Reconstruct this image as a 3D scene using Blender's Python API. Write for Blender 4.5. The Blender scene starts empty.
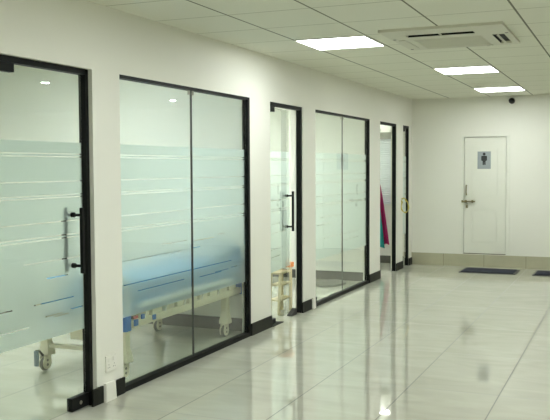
import bpy, bmesh, math, random
from mathutils import Vector, Matrix
random.seed(7)
S = bpy.context.scene
COL = S.collection

# ------------------------------------------------------------------ camera
F_PX, YAW, PITCH, ROLL = 831.28, 0.4041, 0.0508, -0.0049
CX, CZ = 3.0695, 1.486
H = 2.5125          # ceiling height
YB = 12.504         # end wall
cam_d = bpy.data.cameras.new('camera')
cam = bpy.data.objects.new('camera', cam_d); COL.objects.link(cam)
cam_d.sensor_fit = 'HORIZONTAL'; cam_d.sensor_width = 36
cam_d.lens = F_PX / 550 * 36
cam_d.clip_start = 0.05; cam_d.clip_end = 100
fw = Vector((-math.sin(YAW)*math.cos(PITCH), math.cos(YAW)*math.cos(PITCH), -math.sin(PITCH)))
r0 = Vector((math.cos(YAW), math.sin(YAW), 0)); u0 = r0.cross(fw)
R = math.cos(ROLL)*r0 + math.sin(ROLL)*u0
U = -math.sin(ROLL)*r0 + math.cos(ROLL)*u0
M = Matrix((R, U, -fw)).transposed().to_4x4(); M.translation = (CX, 0, CZ)
cam.matrix_world = M
S.camera = cam

# ------------------------------------------------------------------ world, exposure
w = bpy.data.worlds.new('world'); S.world = w; w.use_nodes = True
w.node_tree.nodes['Background'].inputs[0].default_value = (0.75, 0.8, 0.85, 1)
w.node_tree.nodes['Background'].inputs[1].default_value = 0.6
S.view_settings.view_transform = 'Standard'; S.view_settings.look = 'None'
S.view_settings.gamma = 1; S.view_settings.use_curve_mapping = False
S.view_settings.exposure = 1.08
S.cycles.max_bounces = 10; S.cycles.diffuse_bounces = 5; S.cycles.glossy_bounces = 5
S.cycles.transmission_bounces = 8; S.cycles.transparent_max_bounces = 24
S.cycles.caustics_reflective = False; S.cycles.caustics_refractive = True
S.cycles.sample_clamp_indirect = 6

LIGHT_COL = (0.95, 0.995, 1.0)
PANEL_W = 10.5      # corridor panels
ROOM_W = 18.0       # unseen panels added in the rooms
SPOT_W = 200.0

# ------------------------------------------------------------------ materials
def mat(name, col, rough=0.5, metal=0.0, spec=0.5, noise=0.0, nscale=8.0, bump=0.0, bscale=60.0, coat=0.0):
    m = bpy.data.materials.new(name); m.use_nodes = True
    nt = m.node_tree; b = nt.nodes['Principled BSDF']
    b.inputs['Base Color'].default_value = (*col, 1)
    b.inputs['Roughness'].default_value = rough; b.inputs['Metallic'].default_value = metal
    b.inputs['Specular IOR Level'].default_value = spec
    b.inputs['Coat Weight'].default_value = coat
    tc = nt.nodes.new('ShaderNodeTexCoord')
    if noise:
        n = nt.nodes.new('ShaderNodeTexNoise'); n.inputs['Scale'].default_value = nscale; n.inputs['Detail'].default_value = 4
        nt.links.new(tc.outputs['Object'], n.inputs['Vector'])
        mx = nt.nodes.new('ShaderNodeMix'); mx.data_type = 'RGBA'
        mx.inputs['A'].default_value = (*[c*(1-noise) for c in col], 1)
        mx.inputs['B'].default_value = (*[min(1, c*(1+noise)) for c in col], 1)
        nt.links.new(n.outputs['Fac'], mx.inputs['Factor']); nt.links.new(mx.outputs['Result'], b.inputs['Base Color'])
    if bump:
        n = nt.nodes.new('ShaderNodeTexNoise'); n.inputs['Scale'].default_value = bscale
        nt.links.new(tc.outputs['Object'], n.inputs['Vector'])
        bp = nt.nodes.new('ShaderNodeBump'); bp.inputs['Strength'].default_value = bump; bp.inputs['Distance'].default_value = 0.003
        nt.links.new(n.outputs['Fac'], bp.inputs['Height']); nt.links.new(bp.outputs['Normal'], b.inputs['Normal'])
    return m

def emit(name, col, s):
    m = bpy.data.materials.new(name); m.use_nodes = True; nt = m.node_tree
    nt.nodes.remove(nt.nodes['Principled BSDF'])
    e = nt.nodes.new('ShaderNodeEmission'); e.inputs[0].default_value = (*col, 1); e.inputs[1].default_value = s
    nt.links.new(e.outputs[0], nt.nodes['Material Output'].inputs[0])
    return m

class NB:
    """short node builder"""
    def __init__(s, m): s.t = m.node_tree
    def n(s, ty, **kw):
        x = s.t.nodes.new(ty)
        for k, v in kw.items(): setattr(x, k, v)
        return x
    def l(s, a, b): s.t.links.new(a, b)
    def math(s, op, a, b=None, c=None):
        x = s.n('ShaderNodeMath', operation=op)
        for i, v in enumerate((a, b, c)):
            if v is None: continue
            if isinstance(v, (int, float)): x.inputs[i].default_value = v
            else: s.l(v, x.inputs[i])
        return x.outputs[0]
    def line(s, coord, origin, pitch, width):
        """1 on the joint lines coord = origin + k*pitch; also the cell number"""
        q = s.math('DIVIDE', s.math('SUBTRACT', coord, origin), pitch)
        fl = s.math('FLOOR', q); fr = s.math('SUBTRACT', q, fl)
        d = s.math('MINIMUM', fr, s.math('SUBTRACT', 1.0, fr))
        return s.math('LESS_THAN', d, width/2/pitch), fl

def floor_mat():
    m = bpy.data.materials.new('polished_porcelain_tiles'); m.use_nodes = True
    b = NB(m); p = m.node_tree.nodes['Principled BSDF']
    tc = b.n('ShaderNodeTexCoord'); sx = b.n('ShaderNodeSeparateXYZ'); b.l(tc.outputs['Object'], sx.inputs[0])
    l1, ix = b.line(sx.outputs[0], 0.5211, 0.5947, 0.008)
    l2, iy = b.line(sx.outputs[1], 5.4693, 1.1261, 0.009)
    cid = b.n('ShaderNodeCombineXYZ'); b.l(ix, cid.inputs[0]); b.l(iy, cid.inputs[1])
    wn = b.n('ShaderNodeTexWhiteNoise', noise_dimensions='3D'); b.l(cid.outputs[0], wn.inputs['Vector'])
    # soft veining, different on each tile
    sc = b.n('ShaderNodeVectorMath', operation='SCALE'); b.l(wn.outputs['Color'], sc.inputs[0]); sc.inputs['Scale'].default_value = 9
    ad = b.n('ShaderNodeVectorMath', operation='ADD'); b.l(tc.outputs['Object'], ad.inputs[0]); b.l(sc.outputs[0], ad.inputs[1])
    st = b.n('ShaderNodeVectorMath', operation='MULTIPLY'); b.l(ad.outputs[0], st.inputs[0]); st.inputs[1].default_value = (1.2, 3.2, 1)
    nz = b.n('ShaderNodeTexNoise'); nz.inputs['Scale'].default_value = 1.5; nz.inputs['Detail'].default_value = 6; nz.inputs['Distortion'].default_value = 1.2
    b.l(st.outputs[0], nz.inputs['Vector'])
    mx = b.n('ShaderNodeMix', data_type='RGBA'); b.l(nz.outputs['Fac'], mx.inputs['Factor'])
    mx.inputs['A'].default_value = (0.41, 0.41, 0.33, 1); mx.inputs['B'].default_value = (0.57, 0.565, 0.475, 1)
    j1 = b.n('ShaderNodeMix', data_type='RGBA'); b.l(l2, j1.inputs['Factor']); b.l(mx.outputs['Result'], j1.inputs['A']); j1.inputs['B'].default_value = (0.20, 0.195, 0.15, 1)
    j2 = b.n('ShaderNodeMix', data_type='RGBA'); b.l(l1, j2.inputs['Factor']); b.l(j1.outputs['Result'], j2.inputs['A']); j2.inputs['B'].default_value = (0.09, 0.087, 0.065, 1)
    b.l(j2.outputs['Result'], p.inputs['Base Color'])
    anyl = b.math('MAXIMUM', l1, l2)
    b.l(b.math('ADD', b.math('MULTIPLY', anyl, 0.5), 0.02), p.inputs['Roughness'])
    p.inputs['IOR'].default_value = 1.85
    # each tile lies very slightly out of level, and is faintly wavy
    o = b.n('ShaderNodeVectorMath', operation='SUBTRACT'); b.l(wn.outputs['Color'], o.inputs[0]); o.inputs[1].default_value = (.5, .5, .5)
    o2 = b.n('ShaderNodeVectorMath', operation='MULTIPLY'); b.l(o.outputs[0], o2.inputs[0]); o2.inputs[1].default_value = (.006, .006, 0)
    bn = b.n('ShaderNodeTexNoise'); bn.inputs['Scale'].default_value = 3.5; bn.inputs['Detail'].default_value = 1; b.l(ad.outputs[0], bn.inputs['Vector'])
    bu = b.n('ShaderNodeBump'); bu.inputs['Strength'].default_value = 0.09; bu.inputs['Distance'].default_value = 0.004; b.l(bn.outputs['Fac'], bu.inputs['Height'])
    a2 = b.n('ShaderNodeVectorMath', operation='ADD'); b.l(bu.outputs[0], a2.inputs[0]); b.l(o2.outputs[0], a2.inputs[1])
    nn = b.n('ShaderNodeVectorMath', operation='NORMALIZE'); b.l(a2.outputs[0], nn.inputs[0]); b.l(nn.outputs[0], p.inputs['Normal'])
    return m

def ceiling_mat():
    m = bpy.data.materials.new('lay_in_ceiling_tiles'); m.use_nodes = True
    b = NB(m); p = m.node_tree.nodes['Principled BSDF']; p.inputs['Roughness'].default_value = 0.9
    p.inputs['Specular IOR Level'].default_value = 0.15
    tc = b.n('ShaderNodeTexCoord'); sx = b.n('ShaderNodeSeparateXYZ'); b.l(tc.outputs['Object'], sx.inputs[0])
    l1, ix = b.line(sx.outputs[0], 0.558, 0.6, 0.014)
    l2, iy = b.line(sx.outputs[1], 5.071, 0.6, 0.013)
    nz = b.n('ShaderNodeTexNoise'); nz.inputs['Scale'].default_value = 90; nz.inputs['Detail'].default_value = 3; b.l(tc.outputs['Object'], nz.inputs['Vector'])
    mx = b.n('ShaderNodeMix', data_type='RGBA'); b.l(nz.outputs['Fac'], mx.inputs['Factor'])
    mx.inputs['A'].default_value = (0.75, 0.75, 0.645, 1); mx.inputs['B'].default_value = (0.81, 0.81, 0.70, 1)
    j1 = b.n('ShaderNodeMix', data_type='RGBA'); b.l(l2, j1.inputs['Factor']); b.l(mx.outputs['Result'], j1.inputs['A']); j1.inputs['B'].default_value = (0.48, 0.48, 0.38, 1)
    j2 = b.n('ShaderNodeMix', data_type='RGBA'); b.l(l1, j2.inputs['Factor']); b.l(j1.outputs['Result'], j2.inputs['A']); j2.inputs['B'].default_value = (0.20, 0.20, 0.15, 1)
    b.l(j2.outputs['Result'], p.inputs['Base Color'])
    return m

def plinth_mat():
    m = bpy.data.materials.new('beige_plinth_tiles'); m.use_nodes = True
    b = NB(m); p = m.node_tree.nodes['Principled BSDF']; p.inputs['Roughness'].default_value = 0.25
    tc = b.n('ShaderNodeTexCoord'); sx = b.n('ShaderNodeSeparateXYZ'); b.l(tc.outputs['Object'], sx.inputs[0])
    l1, ix = b.line(sx.outputs[0], 0.49, 0.6, 0.007)
    nz = b.n('ShaderNodeTexNoise'); nz.inputs['Scale'].default_value = 5; nz.inputs['Detail'].default_value = 5; b.l(tc.outputs['Object'], nz.inputs['Vector'])
    mx = b.n('ShaderNodeMix', data_type='RGBA'); b.l(nz.outputs['Fac'], mx.inputs['Factor'])
    mx.inputs['A'].default_value = (0.40, 0.385, 0.27, 1); mx.inputs['B'].default_value = (0.50, 0.48, 0.35, 1)
    j = b.n('ShaderNodeMix', data_type='RGBA'); b.l(l1, j.inputs['Factor']); b.l(mx.outputs['Result'], j.inputs['A']); j.inputs['B'].default_value = (0.25, 0.24, 0.17, 1)
    b.l(j.outputs['Result'], p.inputs['Base Color'])
    return m

def glass_mat():
    m = bpy.data.materials.new('clear_greenish_glass'); m.use_nodes = True
    b = NB(m); m.node_tree.nodes.remove(m.node_tree.nodes['Principled BSDF'])
    fr = b.n('ShaderNodeFresnel'); fr.inputs['IOR'].default_value = 1.5
    ge = b.n('ShaderNodeNewGeometry')
    fac = b.math('MULTIPLY', fr.outputs[0], b.math('SUBTRACT', 1.0, ge.outputs['Backfacing']))
    fac = b.math('MINIMUM', b.math('MULTIPLY', fac, 1.25), 1.0)
    tr = b.n('ShaderNodeBsdfTransparent'); tr.inputs[0].default_value = (0.945, 0.975, 0.945, 1)
    gl = b.n('ShaderNodeBsdfGlossy'); gl.inputs['Roughness'].default_value = 0.0; gl.inputs[0].default_value = (1, 1, 1, 1)
    mx = b.n('ShaderNodeMixShader'); b.l(fac, mx.inputs[0]); b.l(tr.outputs[0], mx.inputs[1]); b.l(gl.outputs[0], mx.inputs[2])
    b.l(mx.outputs[0], m.node_tree.nodes['Material Output'].inputs[0])
    return m

def film_mat():
    m = bpy.data.materials.new('frosted_vinyl_film'); m.use_nodes = True
    b = NB(m); m.node_tree.nodes.remove(m.node_tree.nodes['Principled BSDF'])
    rf = b.n('ShaderNodeBsdfRefraction'); rf.inputs['Color'].default_value = (0.82, 0.905, 0.895, 1)
    rf.inputs['Roughness'].default_value = 0.62; rf.inputs['IOR'].default_value = 1.18
    tl = b.n('ShaderNodeBsdfTranslucent'); tl.inputs[0].default_value = (0.78, 0.86, 0.86, 1)
    df = b.n('ShaderNodeBsdfDiffuse'); df.inputs[0].default_value = (0.70, 0.78, 0.78, 1)
    m1 = b.n('ShaderNodeMixShader'); m1.inputs[0].default_value = 0.5; b.l(tl.outputs[0], m1.inputs[1]); b.l(df.outputs[0], m1.inputs[2])
    m2 = b.n('ShaderNodeMixShader'); m2.inputs[0].default_value = 0.68; b.l(m1.outputs[0], m2.inputs[1]); b.l(rf.outputs[0], m2.inputs[2])
    b.l(m2.outputs[0], m.node_tree.nodes['Material Output'].inputs[0])
    return m

WALL = mat('cream_wall_paint', (0.80, 0.795, 0.71), 0.55, spec=0.3, noise=0.02, nscale=1.5, bump=0.05)
ROOMW = mat('white_room_paint', (0.84, 0.845, 0.79), 0.6, spec=0.3, noise=0.02, nscale=1.5)
FLOOR = floor_mat(); CEIL = ceiling_mat(); PLINTH = plinth_mat()
BLACK = mat('black_powder_coat', (0.009, 0.010, 0.009), 0.5, spec=0.12, noise=0.15, nscale=20)
SKIRT = mat('black_granite_skirting', (0.014, 0.015, 0.012), 0.45, spec=0.12, noise=0.35, nscale=120)
ROOMSK = mat('dark_grey_skirting', (0.09, 0.09, 0.075), 0.35, noise=0.2, nscale=50)
GLASS = glass_mat(); FILM = film_mat()
SEAL = mat('dark_silicone_seal', (0.03, 0.035, 0.03), 0.5, noise=0.1)
WHITE = mat('white_plastic', (0.80, 0.79, 0.71), 0.4, noise=0.02)
CREAM = mat('cream_enamelled_steel', (0.72, 0.69, 0.53), 0.4, noise=0.03)
DOORM = mat('cream_door_paint', (0.78, 0.785, 0.69), 0.4, noise=0.015)
GAP = mat('gap_shade', (0.10, 0.095, 0.06), 0.8, noise=0.1)
BLUE = mat('blue_plastic', (0.04, 0.17, 0.50), 0.4, noise=0.05)
BLUEV = mat('blue_vinyl', (0.02, 0.25, 0.50), 0.5, noise=0.08, nscale=5)
PALEBLUE = mat('pale_blue_plastic', (0.20, 0.27, 0.31), 0.4, noise=0.05)
RED = mat('red_plastic', (0.45, 0.12, 0.12), 0.4, noise=0.05)
GREY = mat('grey_rubber', (0.17, 0.17, 0.14), 0.6, noise=0.1)
DKGREY = mat('dark_grey_rubber', (0.04, 0.04, 0.035), 0.6, noise=0.1)
STEEL = mat('dull_steel', (0.45, 0.43, 0.36), 0.35, metal=0.9, noise=0.05)
BRASS = mat('tarnished_brass', (0.22, 0.19, 0.09), 0.4, metal=0.6, noise=0.1)
PANEL = emit('light_panel_diffuser', LIGHT_COL, PANEL_W)
RPANEL = emit('added_room_light', LIGHT_COL, ROOM_W)
SPOT = emit('downlight_lens', LIGHT_COL, SPOT_W)
TUBE = emit('tube_lamp', (0.95, 1.0, 0.97), 24.0)
MAT = mat('navy_rubber_backed_mat', (0.028, 0.032, 0.05), 0.95, noise=0.6, nscale=45, bump=0.8, bscale=150)
SIGN = mat('blue_grey_sign_plate', (0.33, 0.365, 0.375), 0.35, noise=0.05)
SIGNBLK = mat('black_sign_print', (0.02, 0.022, 0.022), 0.5, noise=0.05)
MAGENTA = mat('magenta_cloth', (0.42, 0.015, 0.13), 0.9, noise=0.2, nscale=14)
TEAL = mat('teal_cloth', (0.02, 0.30, 0.29), 0.9, noise=0.2, nscale=14)
YELLOW = mat('yellow_cord', (0.58, 0.50, 0.10), 0.7, noise=0.15, nscale=40)
ORANGE = mat('orange_plastic', (0.80, 0.24, 0.02), 0.4, noise=0.05)
BLIND = mat('white_blind_fabric', (0.80, 0.85, 0.86), 0.8, noise=0.02)
ACW = mat('warm_white_casing', (0.64, 0.63, 0.52), 0.45, noise=0.02)
ACG = mat('air_conditioner_grille', (0.62, 0.61, 0.50), 0.6, noise=0.05)
DOME = mat('black_camera_dome', (0.01, 0.01, 0.01), 0.12, noise=0.05)

# ------------------------------------------------------------------ mesh helpers
def box(bm, x0, x1, y0, y1, z0, z1, bev=0.0):
    vs = [bm.verts.new((x, y, z)) for z in (z0, z1) for y in (y0, y1) for x in (x0, x1)]
    fs = [bm.faces.new([vs[i] for i in q]) for q in ((0,2,3,1),(4,5,7,6),(0,1,5,4),(2,6,7,3),(0,4,6,2),(1,3,7,5))]
    if bev:
        es = list({e for f in fs for e in f.edges})
        bmesh.ops.bevel(bm, geom=es, offset=bev, segments=2, affect='EDGES', profile=0.7)

def tube(bm, pts, r, n=10, caps=True, closed=False):
    pts = [Vector(p) for p in pts]; k = len(pts); rings = []
    for i, p in enumerate(pts):
        if closed: t = (pts[(i+1) % k] - pts[i-1])
        else: t = pts[min(i+1, k-1)] - pts[max(i-1, 0)]
        t.normalize()
        a = Vector((0, 0, 1)) if abs(t.z) < 0.9 else Vector((1, 0, 0))
        e1 = t.cross(a).normalized(); e2 = t.cross(e1)
        rr = r[i] if isinstance(r, (list, tuple)) else r
        rings.append([bm.verts.new(p + rr*(math.cos(2*math.pi*j/n)*e1 + math.sin(2*math.pi*j/n)*e2)) for j in range(n)])
    for i in range(k if closed else k-1):
        A, B = rings[i], rings[(i+1) % k]
        for j in range(n):
            bm.faces.new((A[j], A[(j+1) % n], B[(j+1) % n], B[j]))
    if caps and not closed:
        bm.faces.new(rings[0]); bm.faces.new(rings[-1][::-1])

def lathe(bm, prof, c=(0, 0, 0), axis='z', n=24, sx=1, sy=1):
    c = Vector(c); rings = []
    for r, h in prof:
        ring = []
        for j in range(n):
            a = 2*math.pi*j/n; u, v = r*math.cos(a)*sx, r*math.sin(a)*sy
            q = (u, v, h) if axis == 'z' else ((h, u, v) if axis == 'x' else (u, h, v))
            ring.append(bm.verts.new(c + Vector(q)))
        rings.append(ring)
    for A, B in zip(rings, rings[1:]):
        for j in range(n): bm.faces.new((A[j], A[(j+1) % n], B[(j+1) % n], B[j]))
    bm.faces.new(rings[0][::-1]); bm.faces.new(rings[-1])

def obj(name, bm, m, parent=None, smooth=False, loc=None, recalc=True):
    if recalc: bmesh.ops.recalc_face_normals(bm, faces=bm.faces)
    me = bpy.data.meshes.new(name); bm.to_mesh(me); bm.free()
    me.materials.append(m)
    if smooth:
        for p in me.polygons: p.use_smooth = True
        try: me.set_sharp_from_angle(angle=math.radians(40))
        except Exception: pass
    o = bpy.data.objects.new(name, me); COL.objects.link(o)
    if parent: o.parent = parent
    if loc: o.location = loc
    return o

def B(name, m, parent, *boxes, bev=0.0):
    bm = bmesh.new()
    for b in boxes: box(bm, *b, bev=bev)
    return obj(name, bm, m, parent)

def tag(o, label, cat, group=None):
    o['label'] = label; o['category'] = cat
    if group: o['group'] = group
    return o

def thing(name, label, cat, loc=(0, 0, 0), rz=0, group=None):
    o = bpy.data.objects.new(name, None); COL.objects.link(o)
    o.location = loc; o.rotation_euler = (0, 0, rz); o.empty_display_size = 0.1
    return tag(o, label, cat, group)

def struct(o, label=None, cat=None):
    o['kind'] = 'structure'
    if label: o['label'] = label
    if cat: o['category'] = cat
    return o

def copy_tree(o, parent=None):
    c = o.copy(); COL.objects.link(c)
    if parent: c.parent = parent
    for ch in list(o.children): copy_tree(ch, c)
    return c

# ------------------------------------------------------------------ the setting
XR, YF = 8.3, -3.0       # right wall, wall behind the camera
RX = -3.4                # far wall of the rooms
T = 0.085                # glass partition wall thickness
OPEN = dict(d1=(3.36, 4.313), p1=(4.612, 6.622), d2=(7.073, 7.905), p2=(8.275, 10.255),
            d3=(10.745, 11.60), d4=(11.955, 12.345))
OPEN['d4'] = (11.955, 12.335)
ZT = 2.098               # head of the openings

struct(B('floor', FLOOR, None, (RX-0.2, XR+0.2, YF-0.2, YB+0.3, -0.1, 0.0)), 'glossy cream floor tiles with thin dark joints', 'floor')
struct(B('ceiling', CEIL, None, (RX-0.2, XR+0.2, YF-0.2, YB+0.3, H, H+0.1)), 'ceiling of square cream tiles with dark joints', 'ceiling')
bm = bmesh.new(); ys = [YF] + [v for k in ('d1', 'p1', 'd2', 'p2', 'd3', 'd4') for v in OPEN[k]] + [YB]
for i in range(0, len(ys), 2): box(bm, -T, 0, ys[i], ys[i+1], 0, ZT)
box(bm, -T, 0, YF, YB, ZT, H)
struct(obj('wall_left', bm, WALL), 'long cream wall with glazed doors and panels', 'wall')
# end wall with the washroom door opening
DX0, DX1, DZ0, DZ1 = 0.752, 1.452, 0.188, 1.955
struct(B('wall_back', WALL, None, (-T, DX0, YB, YB+0.15, 0, H), (DX1, XR, YB, YB+0.15, 0, H), (DX0, DX1, YB, YB+0.15, DZ1, H),
         (DX0, DX1, YB, YB+0.15, 0, DZ0), (DX0, DX1, YB+0.12, YB+0.15, DZ0, DZ1)), 'plain cream wall closing the corridor', 'wall')
struct(B('wall_right', WALL, None, (XR, XR+0.15, YF, YB, 0, H)))
struct(B('wall_front', WALL, None, (RX, XR, YF-0.15, YF, 0, H)))
# rooms
P1, P2 = (6.80, 6.92), (10.385, 10.50)
struct(B('wall_rooms', ROOMW, None, (RX-0.12, RX, YF, YB, 0, H)), 'white far wall of the rooms behind the glass', 'wall')
struct(B('wall_partition_1', ROOMW, None, (RX, -T, P1[0], P1[1], 0, H)), 'white cross wall behind the bed', 'wall')
struct(B('wall_partition_2', ROOMW, None, (RX, -T, P2[0], P2[1], 0, H)), 'white cross wall at the end of the second glazed room', 'wall')
struct(B('wall_partition_3', ROOMW, None, (RX, -T, 0.5, 0.62, 0, H)))
# window opening of the end room: surround built of four pieces
WX0, WX1, WZ0, WZ1 = -1.15, -0.25, 0.95, 1.97
struct(B('wall_end_room', ROOMW, None, (RX, WX0, YB, YB+0.15, 0, H), (WX1, -T, YB, YB+0.15, 0, H), (WX0, WX1, YB, YB+0.15, 0, WZ0), (WX0, WX1, YB, YB+0.15, WZ1, H)),
       'white end wall of the last room', 'wall')
wn = thing('window_3', 'window with a closed white blind in the last room', 'window', (0, YB, 0)); struct(wn)
B('window_frame', WHITE, wn, (WX0, WX0+0.04, 0.06, 0.11, WZ0, WZ1), (WX1-0.04, WX1, 0.06, 0.11, WZ0, WZ1), (WX0+0.04, WX1-0.04, 0.06, 0.11, WZ0, WZ0+0.04), (WX0+0.04, WX1-0.04, 0.06, 0.11, WZ1-0.04, WZ1))
B('pane', GLASS, wn, (WX0+0.04, WX1-0.04, 0.08, 0.088, WZ0+0.04, WZ1-0.04))

# skirtings
bm = bmesh.new(); sk = 0.013; sh = 0.108
for a, b_ in ((YF, OPEN['d1'][0]), (4.255, 4.368), (4.492, OPEN['p1'][0]), (OPEN['p1'][1], OPEN['d2'][0]), (7.865, 8.125), (8.215, OPEN['p2'][0]), (OPEN['p2'][1]-0.02, OPEN['d3'][0]), (OPEN['d3'][1]-0.03, OPEN['d4'][0]), (OPEN['d4'][1]-0.03, YB-0.013)):
    box(bm, 0.0, sk, a, b_, 0, sh, bev=0.002)
struct(obj('baseboard_left', bm, SKIRT), 'black skirting along the feet of the pillars', 'skirting')
struct(B('baseboard_back', PLINTH, None, (0.0, XR, YB-0.013, YB, 0, 0.182), bev=0.002), 'beige tile plinth along the end wall', 'skirting')
struct(B('baseboard_rooms', ROOMSK, None,
  (RX, -T, P1[0]-0.012, P1[0], 0, 0.115), (RX, -T, P1[1], P1[1]+0.012, 0, 0.115), (RX, -T, P2[0]-0.012, P2[0], 0, 0.115), (RX, -T, P2[1], P2[1]+0.012, 0, 0.115),
  (RX, RX+0.012, 0.62, P1[0]-0.012, 0, 0.115), (RX, RX+0.012, P1[1]+0.012, P2[0]-0.012, 0, 0.115), (RX, RX+0.012, P2[1]+0.012, YB-0.012, 0, 0.115),
  (RX, -T, YB-0.012, YB, 0, 0.115)), 'dark skirting inside the rooms', 'skirting')

# ------------------------------------------------------------------ frosted film
UP = [1.575, 1.558, 1.411, 1.330, 1.315, 1.172, 1.089, 1.071]
def film(parent, y0, y1, x, dashes, z0=0.488, z1=1.645, wob=0.0):
    """vinyl film with clear slits cut out of it; dashes: (z, y_from, y_to)"""
    sl = [(z, y0, y1) for z in UP] + [(z, max(a, y0), min(b, y1)) for z, a, b in dashes if min(b, y1) > max(a, y0)]
    hw = 0.0032
    zz = sorted({round(z, 4) for z, _, _ in sl})
    zb = [z0]
    for z in zz: zb += [z-hw, z+hw]
    zb.append(z1)
    bm = bmesh.new()
    def q(a, b, c, d):
        bm.faces.new([bm.verts.new((x, *v)) for v in ((a, c), (b, c), (b, d), (a, d))])
    for i in range(len(zb)-1):
        if i % 2 == 0: q(y0, y1, zb[i], zb[i+1])
        else:
            z = zz[i//2]; cur = y0
            for _, a, b in sorted((s for s in sl if abs(s[0]-z) < 1e-4), key=lambda s: s[1]):
                if a > cur: q(cur, a, zb[i], zb[i+1])
                cur = max(cur, b)
            if cur < y1: q(cur, y1, zb[i], zb[i+1])
    f = obj('frosted_film', bm, FILM, parent, recalc=False)
    f['label'] = 'frosted film with thin clear lines'
    return f

def handle(parent, y, xf, z0=0.85, z1=1.25):
    """black pull bars on both faces of a glass leaf (leaf in the local yz plane at x = xf)"""
    for s in (1, -1):
        bm = bmesh.new()
        xb = xf + s*0.068
        box(bm, xb-0.011, xb+0.011, y-0.011, y+0.011, z0, z1, bev=0.003)
        h = obj('pull_handle', bm, BLACK, parent)
        bm = bmesh.new()
        for z in (z0+0.045, z1-0.045):
            tube(bm, [(xf + s*0.006, y, z), (xb - s*0.010, y, z)], 0.009, 10)
            tube(bm, [(xf + s*0.0055, y, z), (xf + s*0.012, y, z)], 0.016, 12)
        obj('handle_post', bm, BLACK, h, smooth=True)

def frame(root, y0, y1, rec, depth, wj, wt, left=True):
    g = []
    if left: B('frame_jamb', BLACK, root, (-rec-depth, -rec, y0, y0+wj*0.5, 0, ZT))
    B('frame_jamb', BLACK, root, (-rec-depth, -rec, y1-wj, y1, 0, ZT))
    B('frame_head', BLACK, root, (-rec-depth, -rec, y0, y1, ZT-wt, ZT))

def glass_door(n, key, rec, label, ang=0.0, dashes=(), handle_y=0.12, wj=0.032, bottom='lock', left_gap=0.02):
    y0, y1 = OPEN[key]
    root = thing('door_%d' % n, label, 'door', (0, 0, 0)); struct(root)
    frame(root, y0, y1, rec, 0.05, wj, 0.034)
    xg = -rec - 0.022
    hy = y0 + left_gap
    L = (y1 - wj - 0.006) - hy
    leaf = bpy.data.objects.new('glass_leaf', None); COL.objects.link(leaf); leaf.parent = root; leaf.empty_display_size = 0.1
    leaf.location = (xg, hy, 0); leaf.rotation_euler = (0, 0, ang)
    B('glass_pane', GLASS, leaf, (-0.006, 0.006, 0, L, 0.012, ZT-0.042))
    film(leaf, 0.004, L-0.004, -0.0068, [(z, a-hy, b-hy) for z, a, b in dashes])
    B('patch_fitting', BLACK, leaf, (-0.018, 0.018, 0, 0.265 if key == 'd1' else 0.165, ZT-0.085, ZT-0.036), bev=0.002)
    if bottom == 'lock':
        pf = B('lock_patch', BLACK, leaf, (-0.02, 0.02, L-0.175, L, 0.006, 0.085), bev=0.003)
        bm = bmesh.new(); lathe(bm, [(0.0, 0.0), (0.012, 0.0), (0.012, 0.004), (0.0, 0.004)][1:3], (0.0205, L-0.09, 0.045), 'x', 16)
        obj('lock_cylinder', bm, STEEL, pf)
    if bottom == 'pivot':
        B('pivot_patch', BLACK, leaf, (-0.018, 0.018, 0, 0.165, 0.004, 0.05), bev=0.002)
        B('floor_plate', BLACK, root, (xg-0.035, xg+0.05, hy-0.0, hy+0.25, 0.0, 0.004))
    if handle_y: handle(leaf, L-handle_y, 0.0)
    return root

D1 = [(0.945, 3.36, 3.53), (0.945, 3.72, 4.25), (0.866, 3.36, 3.53), (0.851, 3.36, 3.53), (0.845, 3.92, 4.12), (0.704, 3.36, 3.62), (0.704, 3.80, 4.17),
      (0.622, 3.90, 4.06), (0.610, 3.98, 4.12), (0.632, 4.13, 4.26), (0.60, 3.36, 3.47), (0.585, 3.45, 3.75)]
glass_door(1, 'd1', 0.030, 'nearest glass door with frosted film and black pull handle, at the left edge', 0, D1, 0.11)
D2 = [(0.945, 7.1, 7.5), (0.86, 7.1, 7.7), (0.704, 7.15, 7.6), (0.63, 7.2, 7.5)]
glass_door(2, 'd2', 0.010, 'narrow frosted glass door standing slightly ajar with a cream stool behind', math.radians(6.5), D2, 0.155, bottom='pivot')
glass_door(3, 'd3', 0.010, 'black framed glass doorway standing open onto hanging magenta cloth', math.radians(96), [], 0.05, bottom='none')
glass_door(4, 'd4', 0.010, 'farthest glass door beside the end wall', 0, [], 0, wj=0.04, bottom='none', left_gap=0.004)

def glass_panel(n, key, label, ymid, dashes, jw=0.005, jm=None):
    y0, y1 = OPEN[key]
    root = thing('window_%d' % n, label, 'glass panel', (0, 0, 0)); struct(root)
    B('frame_jamb', BLACK, root, (-0.055, 0.002, y1-0.036, y1, 0, ZT))
    B('frame_head', BLACK, root, (-0.055, 0.002, y0, y1-0.036, ZT-0.022, ZT))
    B('bottom_rail', BLACK, root, (-0.055, 0.002, y0, y1-0.036, 0, 0.036))
    B('silicone_joint', jm or SEAL, root, (-0.032, -0.019, ymid-jw, ymid+jw, 0.036, ZT-0.022))
    for a, b_ in ((y0, ymid-jw), (ymid+jw, y1-0.036)):
        p = B('glass_pane', GLASS, root, (-0.032, -0.020, a, b_, 0.034, ZT-0.02))
        film(p, a+0.003, b_-0.003, -0.0328, dashes)
        B('edge_clip', STEEL, p, (-0.035, -0.017, b_-0.03 if b_ < ymid else a+0.022, b_-0.024 if b_ < ymid else a+0.028, ZT-0.055, ZT-0.022))
    return root
DP1 = [(0.937, 5.17, 5.55), (0.925, 5.60, 6.0), (0.945, 6.05, 6.2), (0.868, 4.63, 5.12), (0.86, 5.28, 5.45), (0.87, 5.6, 5.75), (0.704, 4.62, 6.31), (0.645, 4.85, 5.5), (0.632, 5.74, 6.12), (0.64, 6.0, 6.25), (0.645, 6.3, 6.42)]
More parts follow.
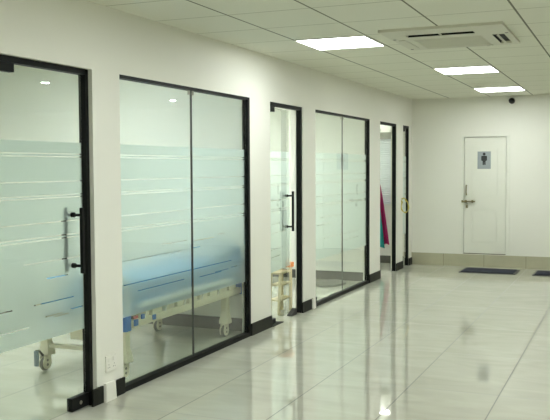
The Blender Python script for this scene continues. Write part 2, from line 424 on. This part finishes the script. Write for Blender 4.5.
glass_panel(1, 'p1', 'wide fixed glass panel with the blue bed behind it', 5.613, DP1)
glass_panel(2, 'p2', 'fixed glass panel beyond the ajar door, grey oval pad behind it', 9.235, [(0.937, 8.5, 9.4), (0.86, 8.4, 8.9), (0.704, 8.6, 9.9), (0.63, 9.2, 9.9)], 0.004, mat('grey_silicone_seal', (0.12, 0.13, 0.11), 0.5, noise=0.1))

# ------------------------------------------------------------------ washroom door in the end wall
wd = thing('door_5', 'cream panelled washroom door with a figure sign', 'door', (0, YB, 0)); struct(wd)
fw_ = 0.045
B('door_frame', DOORM, wd, (DX0, 0.785, -0.006, 0.10, DZ0, DZ1), (1.40, DX1, -0.006, 0.10, DZ0, DZ1), (0.785, 1.40, -0.006, 0.10, 1.925, DZ1), bev=0.003)
LX0, LX1, LZ0, LZ1 = 0.791, 1.394, 0.200, 1.918
bm = bmesh.new()
# leaf with two sunk and raised panels
px0, px1 = 0.90, 1.30
box(bm, LX0, px0, 0.012, 0.05, LZ0, LZ1); box(bm, px1, LX1, 0.012, 0.05, LZ0, LZ1)
pz = ((0.345, 0.865), (1.035, 1.775))
box(bm, px0, px1, 0.012, 0.05, LZ0, pz[0][0]); box(bm, px0, px1, 0.012, 0.05, pz[0][1], pz[1][0]); box(bm, px0, px1, 0.012, 0.05, pz[1][1], LZ1)
for a, b_ in pz: box(bm, px0, px1, 0.022, 0.05, a, b_)
lf = obj('door_leaf', bm, DOORM, wd)
for a, b_ in pz: B('raised_panel', DOORM, lf, (px0+0.03, px1-0.03, 0.014, 0.024, a+0.03, b_-0.03), bev=0.006)
B('leaf_gap_shade', GAP, wd, (0.785, 1.40, 0.002, 0.05, DZ0, 0.199))  # dark strip painted in for the shade of the gap below the leaf
bm = bmesh.new(); tube(bm, [(0.828, -0.028, 1.065), (0.828, -0.034, 1.10), (0.828, -0.036, 1.14), (0.828, -0.034, 1.18), (0.828, -0.028, 1.215)], 0.009, 10)
for z in (1.07, 1.21): tube(bm, [(0.828, 0.012, z), (0.828, -0.028, z)], 0.008, 10)
obj('pull_handle', bm, BRASS, wd, smooth=True)
bm = bmesh.new(); tube(bm, [(0.765, -0.02, 0.972), (0.955, -0.02, 0.972)], 0.011, 10)
box(bm, 0.800, 0.83, -0.012, 0.012, 0.952, 0.992); box(bm, 0.90, 0.925, -0.012, 0.012, 0.952, 0.992); box(bm, 0.757, 0.778, -0.03, -0.006, 0.955, 0.99)
sb = obj('slide_bolt', bm, BRASS, wd, smooth=True)
bm = bmesh.new(); box(bm, 0.822, 0.853, -0.032, -0.014, 0.872, 0.918, bev=0.004)
tube(bm, [(0.828, -0.023, 0.915), (0.828, -0.023, 0.945), (0.837, -0.023, 0.957), (0.847, -0.023, 0.945), (0.847, -0.023, 0.915)], 0.0035, 8)
tag(obj('padlock', bm, BRASS, None, loc=(0, YB, 0)), 'small dark padlock hanging below the bolt of the washroom door', 'padlock')
# sign
sg = thing('washroom_sign', 'blue-grey square sign with a black standing figure on the washroom door', 'sign', (1.079, YB+0.012, 1.582))
B('sign_plate', SIGN, sg, (-0.096, 0.096, -0.006, 0, -0.128, 0.128), bev=0.001)
bm = bmesh.new()
lathe(bm, [(0.021, -0.0075), (0.021, -0.006)], (0, 0, 0.090), 'y', 20)
def poly(bm, pts, y0=-0.0075, y1=-0.006):
    a = [bm.verts.new((x, y0, z)) for x, z in pts]; b = [bm.verts.new((x, y1, z)) for x, z in pts]
    bm.faces.new(a); bm.faces.new(b[::-1])
    for i in range(len(pts)): j = (i+1) % len(pts); bm.faces.new((a[i], a[j], b[j], b[i]))
poly(bm, [(-0.033, 0.066), (0.033, 0.066), (0.042, 0.056), (0.042, -0.002), (0.030, -0.008), (0.022, -0.012), (0.021, -0.070), (0.003, -0.070), (0, -0.02), (-0.003, -0.070), (-0.021, -0.070), (-0.022, -0.012), (-0.030, -0.008), (-0.042, -0.002), (-0.042, 0.056)])
obj('figure', bm, SIGNBLK, sg)

# ------------------------------------------------------------------ ceiling lights
lg = 'square ceiling light panels'
def light_panel(x, y, label, m, z=H):
    t = thing('ceiling_light', label, 'ceiling light', (x, y, z), 0, lg)
    B('trim_frame', WHITE, t, (-0.297, 0.297, -0.297, -0.285, -0.008, 0), (-0.297, 0.297, 0.285, 0.297, -0.008, 0), (-0.297, -0.285, -0.285, 0.285, -0.008, 0), (0.285, 0.297, -0.285, 0.285, -0.008, 0))
    B('diffuser', m, t, (-0.285, 0.285, -0.285, 0.285, -0.005, 0))
    return t
light_panel(0.858, 6.571, 'bright square ceiling panel left of the air conditioner', PANEL)
light_panel(1.458, 8.971, 'bright ceiling panel just beyond the air conditioner', PANEL)
light_panel(1.458, 11.371, 'bright ceiling panel nearest the washroom door', PANEL)
for i, (x, y) in enumerate(((1.458, 4.171), (1.458, 1.771), (3.858, 4.171), (3.858, 1.771), (3.858, -0.629), (6.258, 4.171), (6.258, 8.971), (6.258, 1.771))):
    light_panel(x, y, 'unseen square ceiling panel added to light the hall behind or beside the viewpoint', PANEL)  # guessed lamps outside the view, added for the hall light
for x, y in ((-2.45, 3.871), (-1.25, 5.371), (-1.25, 7.771), (-2.45, 9.571), (-2.45, 11.371)):
    light_panel(x, y, 'unseen square ceiling panel added to light a glazed room', RPANEL)  # guessed lamps, added to brighten the rooms behind the glass
def downlight(x, y):
    t = thing('downlight', 'small round recessed downlight in the hall ceiling', 'downlight', (x, y, H), 0, 'round downlights')
    bm = bmesh.new(); lathe(bm, [(0.062, 0), (0.060, -0.006), (0.05, -0.008), (0.048, -0.004)], (0, 0, 0), 'z', 24); obj('trim_ring', bm, WHITE, t, smooth=True)
    bm = bmesh.new(); lathe(bm, [(0.046, -0.0085), (0.046, -0.003)], (0, 0, 0), 'z', 24); obj('lens', bm, SPOT, t)
for y in (8.07, 10.985): downlight(3.25, y)
tl = thing('tube_light', 'tube light high on the end wall of the last room', 'tube light', (-0.95, YB, 2.33))
B('batten', WHITE, tl, (-0.62, 0.62, -0.03, 0, -0.02, 0.03), bev=0.004)
bm = bmesh.new(); tube(bm, [(-0.6, -0.048, 0), (0.6, -0.048, 0)], 0.015, 12); obj('tube', bm, TUBE, tl, smooth=True)

# ------------------------------------------------------------------ air conditioner cassette
ac = thing('air_conditioner', 'square ceiling air conditioner with a dark slot and flaps between the light panels', 'air conditioner', (1.765, 6.66, H))
hx, hy0, hy1 = 0.455, -0.57, 0.47
zc = -0.02
gx0, gx1, gy0, gy1 = -0.305, 0.24, -0.12, 0.37     # grille
bm = bmesh.new()                                    # casing ring around the outlet wells
box(bm, -hx, hx, hy0, -0.345, zc, 0)
box(bm, -hx, hx, -0.245, gy0, zc, 0)
box(bm, -hx, -0.305, -0.345, -0.245, zc, 0); box(bm, 0.21, hx, -0.345, -0.245, zc, 0)
box(bm, -hx, -0.415, gy0, gy1, zc, 0); box(bm, -0.355, gx0, gy0, gy1, zc, 0)
box(bm, gx1, 0.315, gy0, gy1, zc, 0); box(bm, 0.405, hx, gy0, gy1, zc, 0)
box(bm, -hx, hx, gy1, 0.40, zc, 0); box(bm, -hx, -0.305, 0.40, 0.44, zc, 0); box(bm, 0.24, hx, 0.40, 0.44, zc, 0); box(bm, -hx, hx, 0.44, hy1, zc, 0)
obj('casing', bm, ACW, ac)
for w_ in ((-0.305, 0.21, -0.345, -0.245, -0.003, -0.001), (-0.415, -0.355, gy0, gy1, -0.003, -0.001), (0.315, 0.405, gy0, gy1, -0.003, -0.001), (-0.305, 0.24, 0.40, 0.44, -0.003, -0.001)):
    B('slot_shade', BLACK, ac, w_)  # flat black sheets stand in for the shade inside the shallow slots
bm = bmesh.new(); box(bm, gx0, gx1, gy0, gy1, -0.012, -0.004)
n = 20
for i in range(n):
    yy = gy0 + (gy1-gy0)*(i+0.5)/n; box(bm, gx0+0.012, gx1-0.012, yy-0.009, yy+0.008, -0.018, -0.012)
box(bm, gx0, gx0+0.012, gy0, gy1, -0.020, -0.012); box(bm, gx1-0.012, gx1, gy0, gy1, -0.020, -0.012); box(bm, gx0, gx1, gy0, gy0+0.012, -0.020, -0.012); box(bm, gx0, gx1, gy1-0.012, gy1, -0.020, -0.012)
obj('intake_grille', bm, ACG, ac)
def flap(a, b, c, d):
    bm = bmesh.new(); v = [Vector(p) for p in (a, b, c, d)]; nrm = (v[1]-v[0]).cross(v[3]-v[0]).normalized()*0.002
    A = [bm.verts.new(p+nrm) for p in v]; Bv = [bm.verts.new(p-nrm) for p in v]
    bm.faces.new(A); bm.faces.new(Bv[::-1])
    for i in range(4): j = (i+1) % 4; bm.faces.new((A[i], A[j], Bv[j], Bv[i]))
    obj('flap', bm, ACW, ac)
B('slot_side_shade', BLACK, ac, (-0.304, 0.209, -0.2475, -0.2455, -0.0195, -0.002))  # black strips on the slot sides, added so the slots look shaded
B('slot_side_shade', BLACK, ac, (0.3155, 0.3175, gy0+0.002, gy1-0.002, -0.0195, -0.002))
flap((-0.30, -0.318, -0.012), (0.205, -0.318, -0.012), (0.205, -0.338, -0.008), (-0.30, -0.338, -0.008))
B('flap_tab', ACW, ac, (-0.052, -0.042, -0.345, -0.250, -0.0195, -0.012))
flap((0.362, gy0+0.01, -0.018), (0.362, gy1-0.01, -0.018), (0.348, gy1-0.01, -0.026), (0.348, gy0+0.01, -0.026))
flap((-0.358, gy0+0.006, -0.020), (-0.358, gy1-0.006, -0.020), (-0.412, gy1-0.006, -0.022), (-0.412, gy0+0.006, -0.022))
flap((-0.30, 0.403, -0.020), (0.235, 0.403, -0.020), (0.235, 0.438, -0.022), (-0.30, 0.438, -0.022))
for x, y in ((-0.43, -0.17), (-0.43, 0.40), (0.43, -0.17), (0.20, 0.455)):
    bm = bmesh.new(); lathe(bm, [(0.013, zc-0.002), (0.013, zc)], (x, y, 0), 'z', 10)
    obj('screw_cap', bm, GREY, ac)

# ------------------------------------------------------------------ small fittings of the corridor
cd = thing('dome_camera', 'small black camera ball high on the end wall above the washroom door', 'security camera', (1.471, YB, 2.438))
bm = bmesh.new(); lathe(bm, [(0.044, 0), (0.044, -0.018), (0.036, -0.026)], (0, 0, 0), 'y', 24); obj('camera_base', bm, DKGREY, cd, smooth=True)
bm = bmesh.new(); lathe(bm, [(0.043*math.cos(a_), -0.048 - 0.043*math.sin(a_)) for a_ in [math.radians(d) for d in (-50, -25, 0, 25, 50, 72, 86)]], (0, 0, 0), 'y', 24); obj('dome', bm, DOME, cd, smooth=True)

so = thing('wall_socket', 'white double socket plate low on the nearest pillar', 'socket', (0, 4.463, 0.235))
B('face_plate', WHITE, so, (0, 0.009, -0.06, 0.06, -0.052, 0.052), bev=0.003)
for y in (-0.028, 0.028):
    s_ = B('rocker', WHITE, so, (0.008, 0.0125, y-0.013, y+0.013, 0.012, 0.038), bev=0.001)
for y in (-0.03, 0.03):
    for dy, dz in ((0, -0.008), (-0.009, -0.026), (0.009, -0.026)):
        bm = bmesh.new(); lathe(bm, [(0.0032, 0.0085), (0.0032, 0.0095)], (0, y+dy, dz), 'x', 8)
        obj('pin_hole', bm, DKGREY, so)
B('face_plate', WHITE, tag(thing('wall_switch', 'faint cream switch plate on the end wall right of the washroom door', 'switch', (1.884, YB, 1.492)), 'faint cream switch plate on the end wall right of the washroom door', 'switch'),
  (-0.05, 0.05, -0.009, 0, -0.06, 0.06), bev=0.003)
for o_ in [o for o in COL.objects if o.name.startswith('wall_switch')]:
    B('rocker', WHITE, o_, (-0.022, 0.022, -0.0125, -0.008, -0.03, 0.03), bev=0.002)

def white_stop(y0, y1, label):
    bm = bmesh.new(); box(bm, 0.0, 0.03, y0, y1, 0, 0.118, bev=0.003)
    for v in bm.verts:
        if v.co.z > 0.06: v.co.x -= 0.008 * (v.co.x > 0.015); v.co.y += 0.012 * (v.co.y < (y0+y1)/2)
    tag(obj('cable_cover', bm, WHITE), label, 'cable cover', 'white covers interrupting the black skirting')
white_stop(4.372, 4.488, 'white tapered cover in the black skirting below the wall socket')
white_stop(8.130, 8.210, 'small white cover in the black skirting of the pillar right of the ajar door')

def door_mat(x0, x1, y0, y1, label):
    t = thing('door_mat', label, 'door mat', ((x0+x1)/2, (y0+y1)/2, 0), 0, 'dark mats along the end wall')
    a, b_ = (x1-x0)/2, (y1-y0)/2
    B('mat_border', DKGREY, t, (-a, a, -b_, b_, 0, 0.008), bev=0.003)
    bm = bmesh.new(); n_ = 26
    for i in range(n_):
        x_ = -a+0.03 + (2*a-0.06)*i/n_; box(bm, x_, x_+(2*a-0.06)/n_*0.82, -b_+0.03, b_-0.03, 0.007, 0.018)
    obj('pile', bm, MAT, t)
    return t
door_mat(0.86, 1.635, 11.74, 12.25, 'dark navy mat on the floor before the washroom door')
door_mat(1.855, 2.63, 11.74, 12.25, 'dark mat cut off by the right edge, right of the door')

# yellow loop hanging from a hook between the two farthest doors
lp = thing('cord_loop', 'yellow loop of cord hanging between the two farthest doors', 'cord', (0.0, 11.86, 1.03))
bm = bmesh.new(); tube(bm, [(0.0, 0, 0.0), (0.03, 0, -0.004), (0.04, 0, 0.006), (0.04, 0, 0.016)], 0.004, 8); obj('hook', bm, STEEL, lp, smooth=True)
bm = bmesh.new(); pts = []
for i in range(28):
    a = 2*math.pi*i/28; rr = 1 + 0.10*math.sin(3*a+1)
    u = 0.052*math.sin(a)*rr*(1 + 0.25*math.cos(a+math.pi)); v = -0.100 + 0.104*math.cos(a)
    pts.append((0.036 + u*0.9 + 0.02*(v < -0.05), 0.35*u + 0.012*math.sin(2*a), v))
tube(bm, pts, [0.0085 + 0.003*math.sin(5*i) for i in range(28)], 8, closed=True)
obj('loop', bm, YELLOW, lp, smooth=True)

# ------------------------------------------------------------------ hospital bed
bd = thing('hospital_bed', 'cream steel hospital bed with blue mattress behind the wide glass panel', 'hospital bed', (-0.545, 5.78, 0))
bw, y0, y1 = 0.385, -0.90, 0.95     # half width, foot, head (local)
for s in (1, -1):
    B('side_beam', CREAM, bd, (s*bw-0.02, s*bw+0.02, y0, y1, 0.36, 0.415), bev=0.004)
nb = 9
for s in (1, -1):
    bm = bmesh.new()
    for i in range(nb):
        a = y0 + 0.16 + (y1-y0-0.22)*i/nb
        box(bm, s*bw-0.016, s*bw+0.016, a, a+0.135, 0.415, 0.462, bev=0.006)
    obj('platform_bracket', bm, CREAM, bd)
bm = bmesh.new()
for i in range(7):
    a = y0 + 0.08 + (y1-y0-0.3)*i/6; box(bm, -bw+0.02, bw-0.02, a, a+0.12, 0.435, 0.455)
obj('deck_slats', bm, CREAM, bd)
B('mattress', BLUEV, bd, (-bw+0.02, bw-0.02, y0+0.05, y1-0.06, 0.463, 0.68), bev=0.03)
bm = bmesh.new()
box(bm, -0.27, 0.27, y1-0.46, y1-0.10, 0.68, 0.76, bev=0.035)
tag(obj('pillow', bm, mat('pale_pillow_cotton', (0.62, 0.68, 0.68), 0.9, noise=0.03), None, loc=(-0.545, 5.78, 0.001)), 'pale pillow on the blue mattress behind the frosted glass', 'pillow')
for ye, hh in ((y0, 0.74), (y1, 0.84)):
    hb = B('end_board', BLUEV, bd, (-bw+0.06, bw-0.06, ye-0.018, ye+0.018, 0.48, hh-0.06), bev=0.015)
    bm = bmesh.new()
    tube(bm, [(-bw+0.02, ye, 0.40), (-bw+0.02, ye, hh-0.09), (-bw+0.05, ye, hh-0.03), (-bw+0.11, ye, hh), (bw-0.11, ye, hh), (bw-0.05, ye, hh-0.03), (bw-0.02, ye, hh-0.09), (bw-0.02, ye, 0.40)], 0.018, 10)
    obj('board_tube', bm, CREAM, hb, smooth=True)
for ye in (y0+0.06, y1-0.20):
    if ye < 0: B('cross_beam', CREAM, bd, (-bw+0.0, bw-0.0, ye-0.02, ye+0.02, 0.172, 0.2), bev=0.004)
    for s in (1, -1):
        lg_ = bmesh.new()
        xl = s*(bw-0.045)
        # tapering leg
        v0 = 0.027; v1 = 0.042
        vs = [lg_.verts.new((xl+sx*hw_, ye+sy*hw_, z)) for z, hw_ in ((0.115, v1), (0.14, v1), (0.22, v0), (0.41, v0)) for sx, sy in ((-1, -1), (1, -1), (1, 1), (-1, 1))]
        for k in range(3):
            for j in range(4):
                lg_.faces.new((vs[4*k+j], vs[4*k+(j+1) % 4], vs[4*k+4+(j+1) % 4], vs[4*k+4+j]))
        lg_.faces.new(vs[:4]); lg_.faces.new(vs[-4:])
        leg = obj('leg', lg_, CREAM, bd)
        cw = bmesh.new(); yc = ye - 0.025
        lathe(cw, [(0.040, -0.014), (0.048, -0.010), (0.050, 0), (0.048, 0.010), (0.040, 0.014)], (xl, yc, 0.0505), 'x', 24)
        obj('caster_wheel', cw, GREY, leg, smooth=True)
        cf = bmesh.new()
        for q in (-1, 1):
            lathe(cf, [(0.046, q*0.017), (0.046, q*0.024)], (xl, yc, 0.058), 'x', 20)
            
            box(cf, xl+q*0.017-0.003 if q > 0 else xl-0.022, xl+0.022 if q > 0 else xl-0.017+0.003, yc-0.03, yc+0.045, 0.06, 0.118)
        box(cf, xl-0.022, xl+0.022, yc-0.02, yc+0.045, 0.105, 0.118)
        fk = obj('caster_fork', cf, CREAM, leg)
        for q in (-1, 1):
            for zz_ in (0.045, 0.078):
                hc = bmesh.new(); lathe(hc, [(0.010, q*0.024), (0.010, q*0.0265)], (xl, yc, zz_), 'x', 12); obj('bolt', hc, GREY, fk)
        if ye < 0:
            pb = bmesh.new(); box(pb, xl-0.016, xl+0.016, yc-0.105, yc-0.085, 0.05, 0.165, bev=0.008)
            obj('brake_pedal', pb, PALEBLUE, leg)
            pb = bmesh.new(); tube(pb, [(xl, yc-0.02, 0.115), (xl, yc-0.06, 0.155), (xl, yc-0.10, 0.165)], 0.008, 8); obj('brake_arm', pb, GREY, leg, smooth=True)
for s in (1, -1):
    for ye, q in ((y0, -1), (y1, 1)):
        B('corner_bumper', BLUE, bd, (s*bw-0.035, s*bw+0.035, ye+(-0.045 if q < 0 else -0.02), ye+(0.03 if q < 0 else 0.04), 0.35, 0.465), bev=0.012)
xs = bw + 0.021
for y_, z_, m_, sz in ((y0+0.10, 0.395, BLUE, 0.022), (y0+0.19, 0.425, BLUE, 0.017), (y0+0.345, 0.395, BLUE, 0.018)):
    B('blue_cap', m_, bd, (xs-0.003, xs+0.012, y_-sz, y_+sz, z_-sz, z_+sz), bev=0.004)
B('red_cap', RED, bd, (xs-0.003, xs+0.010, y0+0.07, y0+0.12, 0.424, 0.444), bev=0.004)
for s in (1, -1):
    bm = bmesh.new(); xr = s*(bw+0.035)
    tube(bm, [(xr, -0.80, 0.50), (xr, -0.76, 0.525), (xr, 0.60, 0.525), (xr, 0.64, 0.50)], 0.020, 10)
    for i in range(5): tube(bm, [(xr, -0.65+0.29*i, 0.51), (xr-s*0.015, -0.68+0.29*i, 0.41)], 0.008, 8)
    obj('side_rail', bm, WHITE, bd, smooth=True)
B('crank_box', CREAM, bd, (-0.10, 0.02, y0+0.02, y0+0.16, 0.255, 0.36), bev=0.005)

# ------------------------------------------------------------------ cream step stool behind the ajar door
st = thing('step_stool', 'cream narrow step stool with an orange cap behind the ajar glass door', 'step stool', (-0.225, 7.84, 0))
STOOL = mat('warm_cream_plastic', (0.70, 0.60, 0.38), 0.5, noise=0.03)
def post(x0, y0, z0, x1, y1, z1, r=0.016): 
    bm = bmesh.new(); tube(bm, [(x0, y0, z0), (x1, y1, z1)], r, 8); return obj('leg', bm, STOOL, st, smooth=True)
for x_ in (-0.05, 0.05):
    post(x_, -0.17, 0.0, x_, -0.125, 0.42)
    post(x_, 0.15, 0.0, x_, 0.15, 0.455, 0.018)
B('step', STOOL, st, (-0.06, 0.06, -0.135, 0.15, 0.405, 0.425), bev=0.005)
B('step', STOOL, st, (-0.06, 0.06, -0.145, 0.15, 0.285, 0.302), bev=0.005)
B('step', STOOL, st, (-0.06, 0.06, -0.155, 0.15, 0.135, 0.152), bev=0.005)
bm = bmesh.new(); box(bm, -0.075, 0.075, 0.11, 0.19, 0.452, 0.505, bev=0.01); c_ = obj('cap', bm, ORANGE, st); c_['label'] = 'orange cap'
dw = thing('door_wedge', 'black wedge on the floor at the foot of the cream stool', 'door wedge', (-0.05, 7.72, 0))
bm = bmesh.new()
v = [bm.verts.new(p) for p in ((-.025, -.07, 0), (.025, -.07, 0), (.025, .07, 0), (-.025, .07, 0), (-.025, -.07, .015), (.025, -.07, .015), (.025, .07, .06), (-.025, .07, .06))]
for f_ in ((0,3,2,1),(4,5,6,7),(0,1,5,4),(1,2,6,5),(2,3,7,6),(3,0,4,7)): bm.faces.new([v[i] for i in f_])
obj('wedge', bm, DKGREY, dw)

# oval pad on the floor behind the second panel
bm = bmesh.new(); lathe(bm, [(0.18, 0), (0.195, 0.006), (0.19, 0.028), (0.17, 0.034)], (-0.43, 9.96, 0), 'z', 40, sx=1.0, sy=1.35)
tag(obj('floor_pad', bm, GREY, smooth=True), 'low grey oval pad on the floor behind the second fixed glass panel', 'floor pad')

# ------------------------------------------------------------------ last room: blind and hanging cloth
bl = thing('roller_blind', 'white roller blind with a grey head box seen through the open doorway', 'blind', (-0.70, YB, 1.97))
B('head_box', mat('grey_blind_box', (0.36, 0.37, 0.32), 0.5, noise=0.05), bl, (-0.52, 0.52, -0.09, 0, -0.05, 0.05), bev=0.004)
bm = bmesh.new(); nn = 60
va = []
for i in range(nn+1):
    z = -0.05 - 1.0*i/nn; yv = -0.05 + 0.006*(i % 2)
    va.append([bm.verts.new((x_, yv, z)) for x_ in (-0.5, 0.5)])
for a, b_ in zip(va, va[1:]): bm.faces.new((a[0], a[1], b_[1], b_[0]))
obj('fabric', bm, BLIND, bl)
gc = thing('hanging_cloth', 'magenta and teal cloth hanging inside the open doorway', 'cloth', (-0.49, YB-0.19, 1.20))
bm = bmesh.new(); tube(bm, [(0, 0.19, 0.86), (0, 0, 0.86), (0, 0, 0.08), (0, -0.01, 0.03), (0, -0.02, 0.05)], 0.005, 8); obj('hook', bm, STEEL, gc, smooth=True)
def drape(x0t, x1t, x0b, x1b, zt, zb, yo, m, name, hem=0.02, k=5):
    bm = bmesh.new(); rows, cols = 16, 22; g = []
    for side in (0, 1):
        gr = []
        for i in range(rows+1):
            t = i/rows; row = []
            for j in range(cols+1):
                s = j/cols
                x_ = (x0t+(x0b-x0t)*t**0.8)*(1-s) + (x1t+(x1b-x1t)*t**0.8)*s
                z_ = zt + (zb-zt)*t + hem*math.sin(s*math.pi*k)*t
                y_ = yo + (0.010+0.018*t)*math.sin(s*math.pi*2*k+0.6*t) - side*0.006
                row.append(bm.verts.new((x_, y_, z_)))
            gr.append(row)
        g.append(gr)
        for i in range(rows):
            for j in range(cols): bm.faces.new((gr[i][j], gr[i][j+1], gr[i+1][j+1], gr[i+1][j]))
    A, Bq = g
    for i in range(rows):
        bm.faces.new((A[i][0], A[i+1][0], Bq[i+1][0], Bq[i][0])); bm.faces.new((A[i][-1], A[i+1][-1], Bq[i+1][-1], Bq[i][-1]))
    for j in range(cols):
        bm.faces.new((A[0][j], A[0][j+1], Bq[0][j+1], Bq[0][j])); bm.faces.new((A[-1][j], A[-1][j+1], Bq[-1][j+1], Bq[-1][j]))
    return obj(name, bm, m, gc, smooth=True)
drape(-0.02, 0.035, -0.20, 0.185, 0.06, -0.90, 0.0, MAGENTA, 'magenta_layer')
drape(-0.05, 0.02, -0.20, 0.125, -0.10, -0.95, -0.045, TEAL, 'teal_layer', k=3)
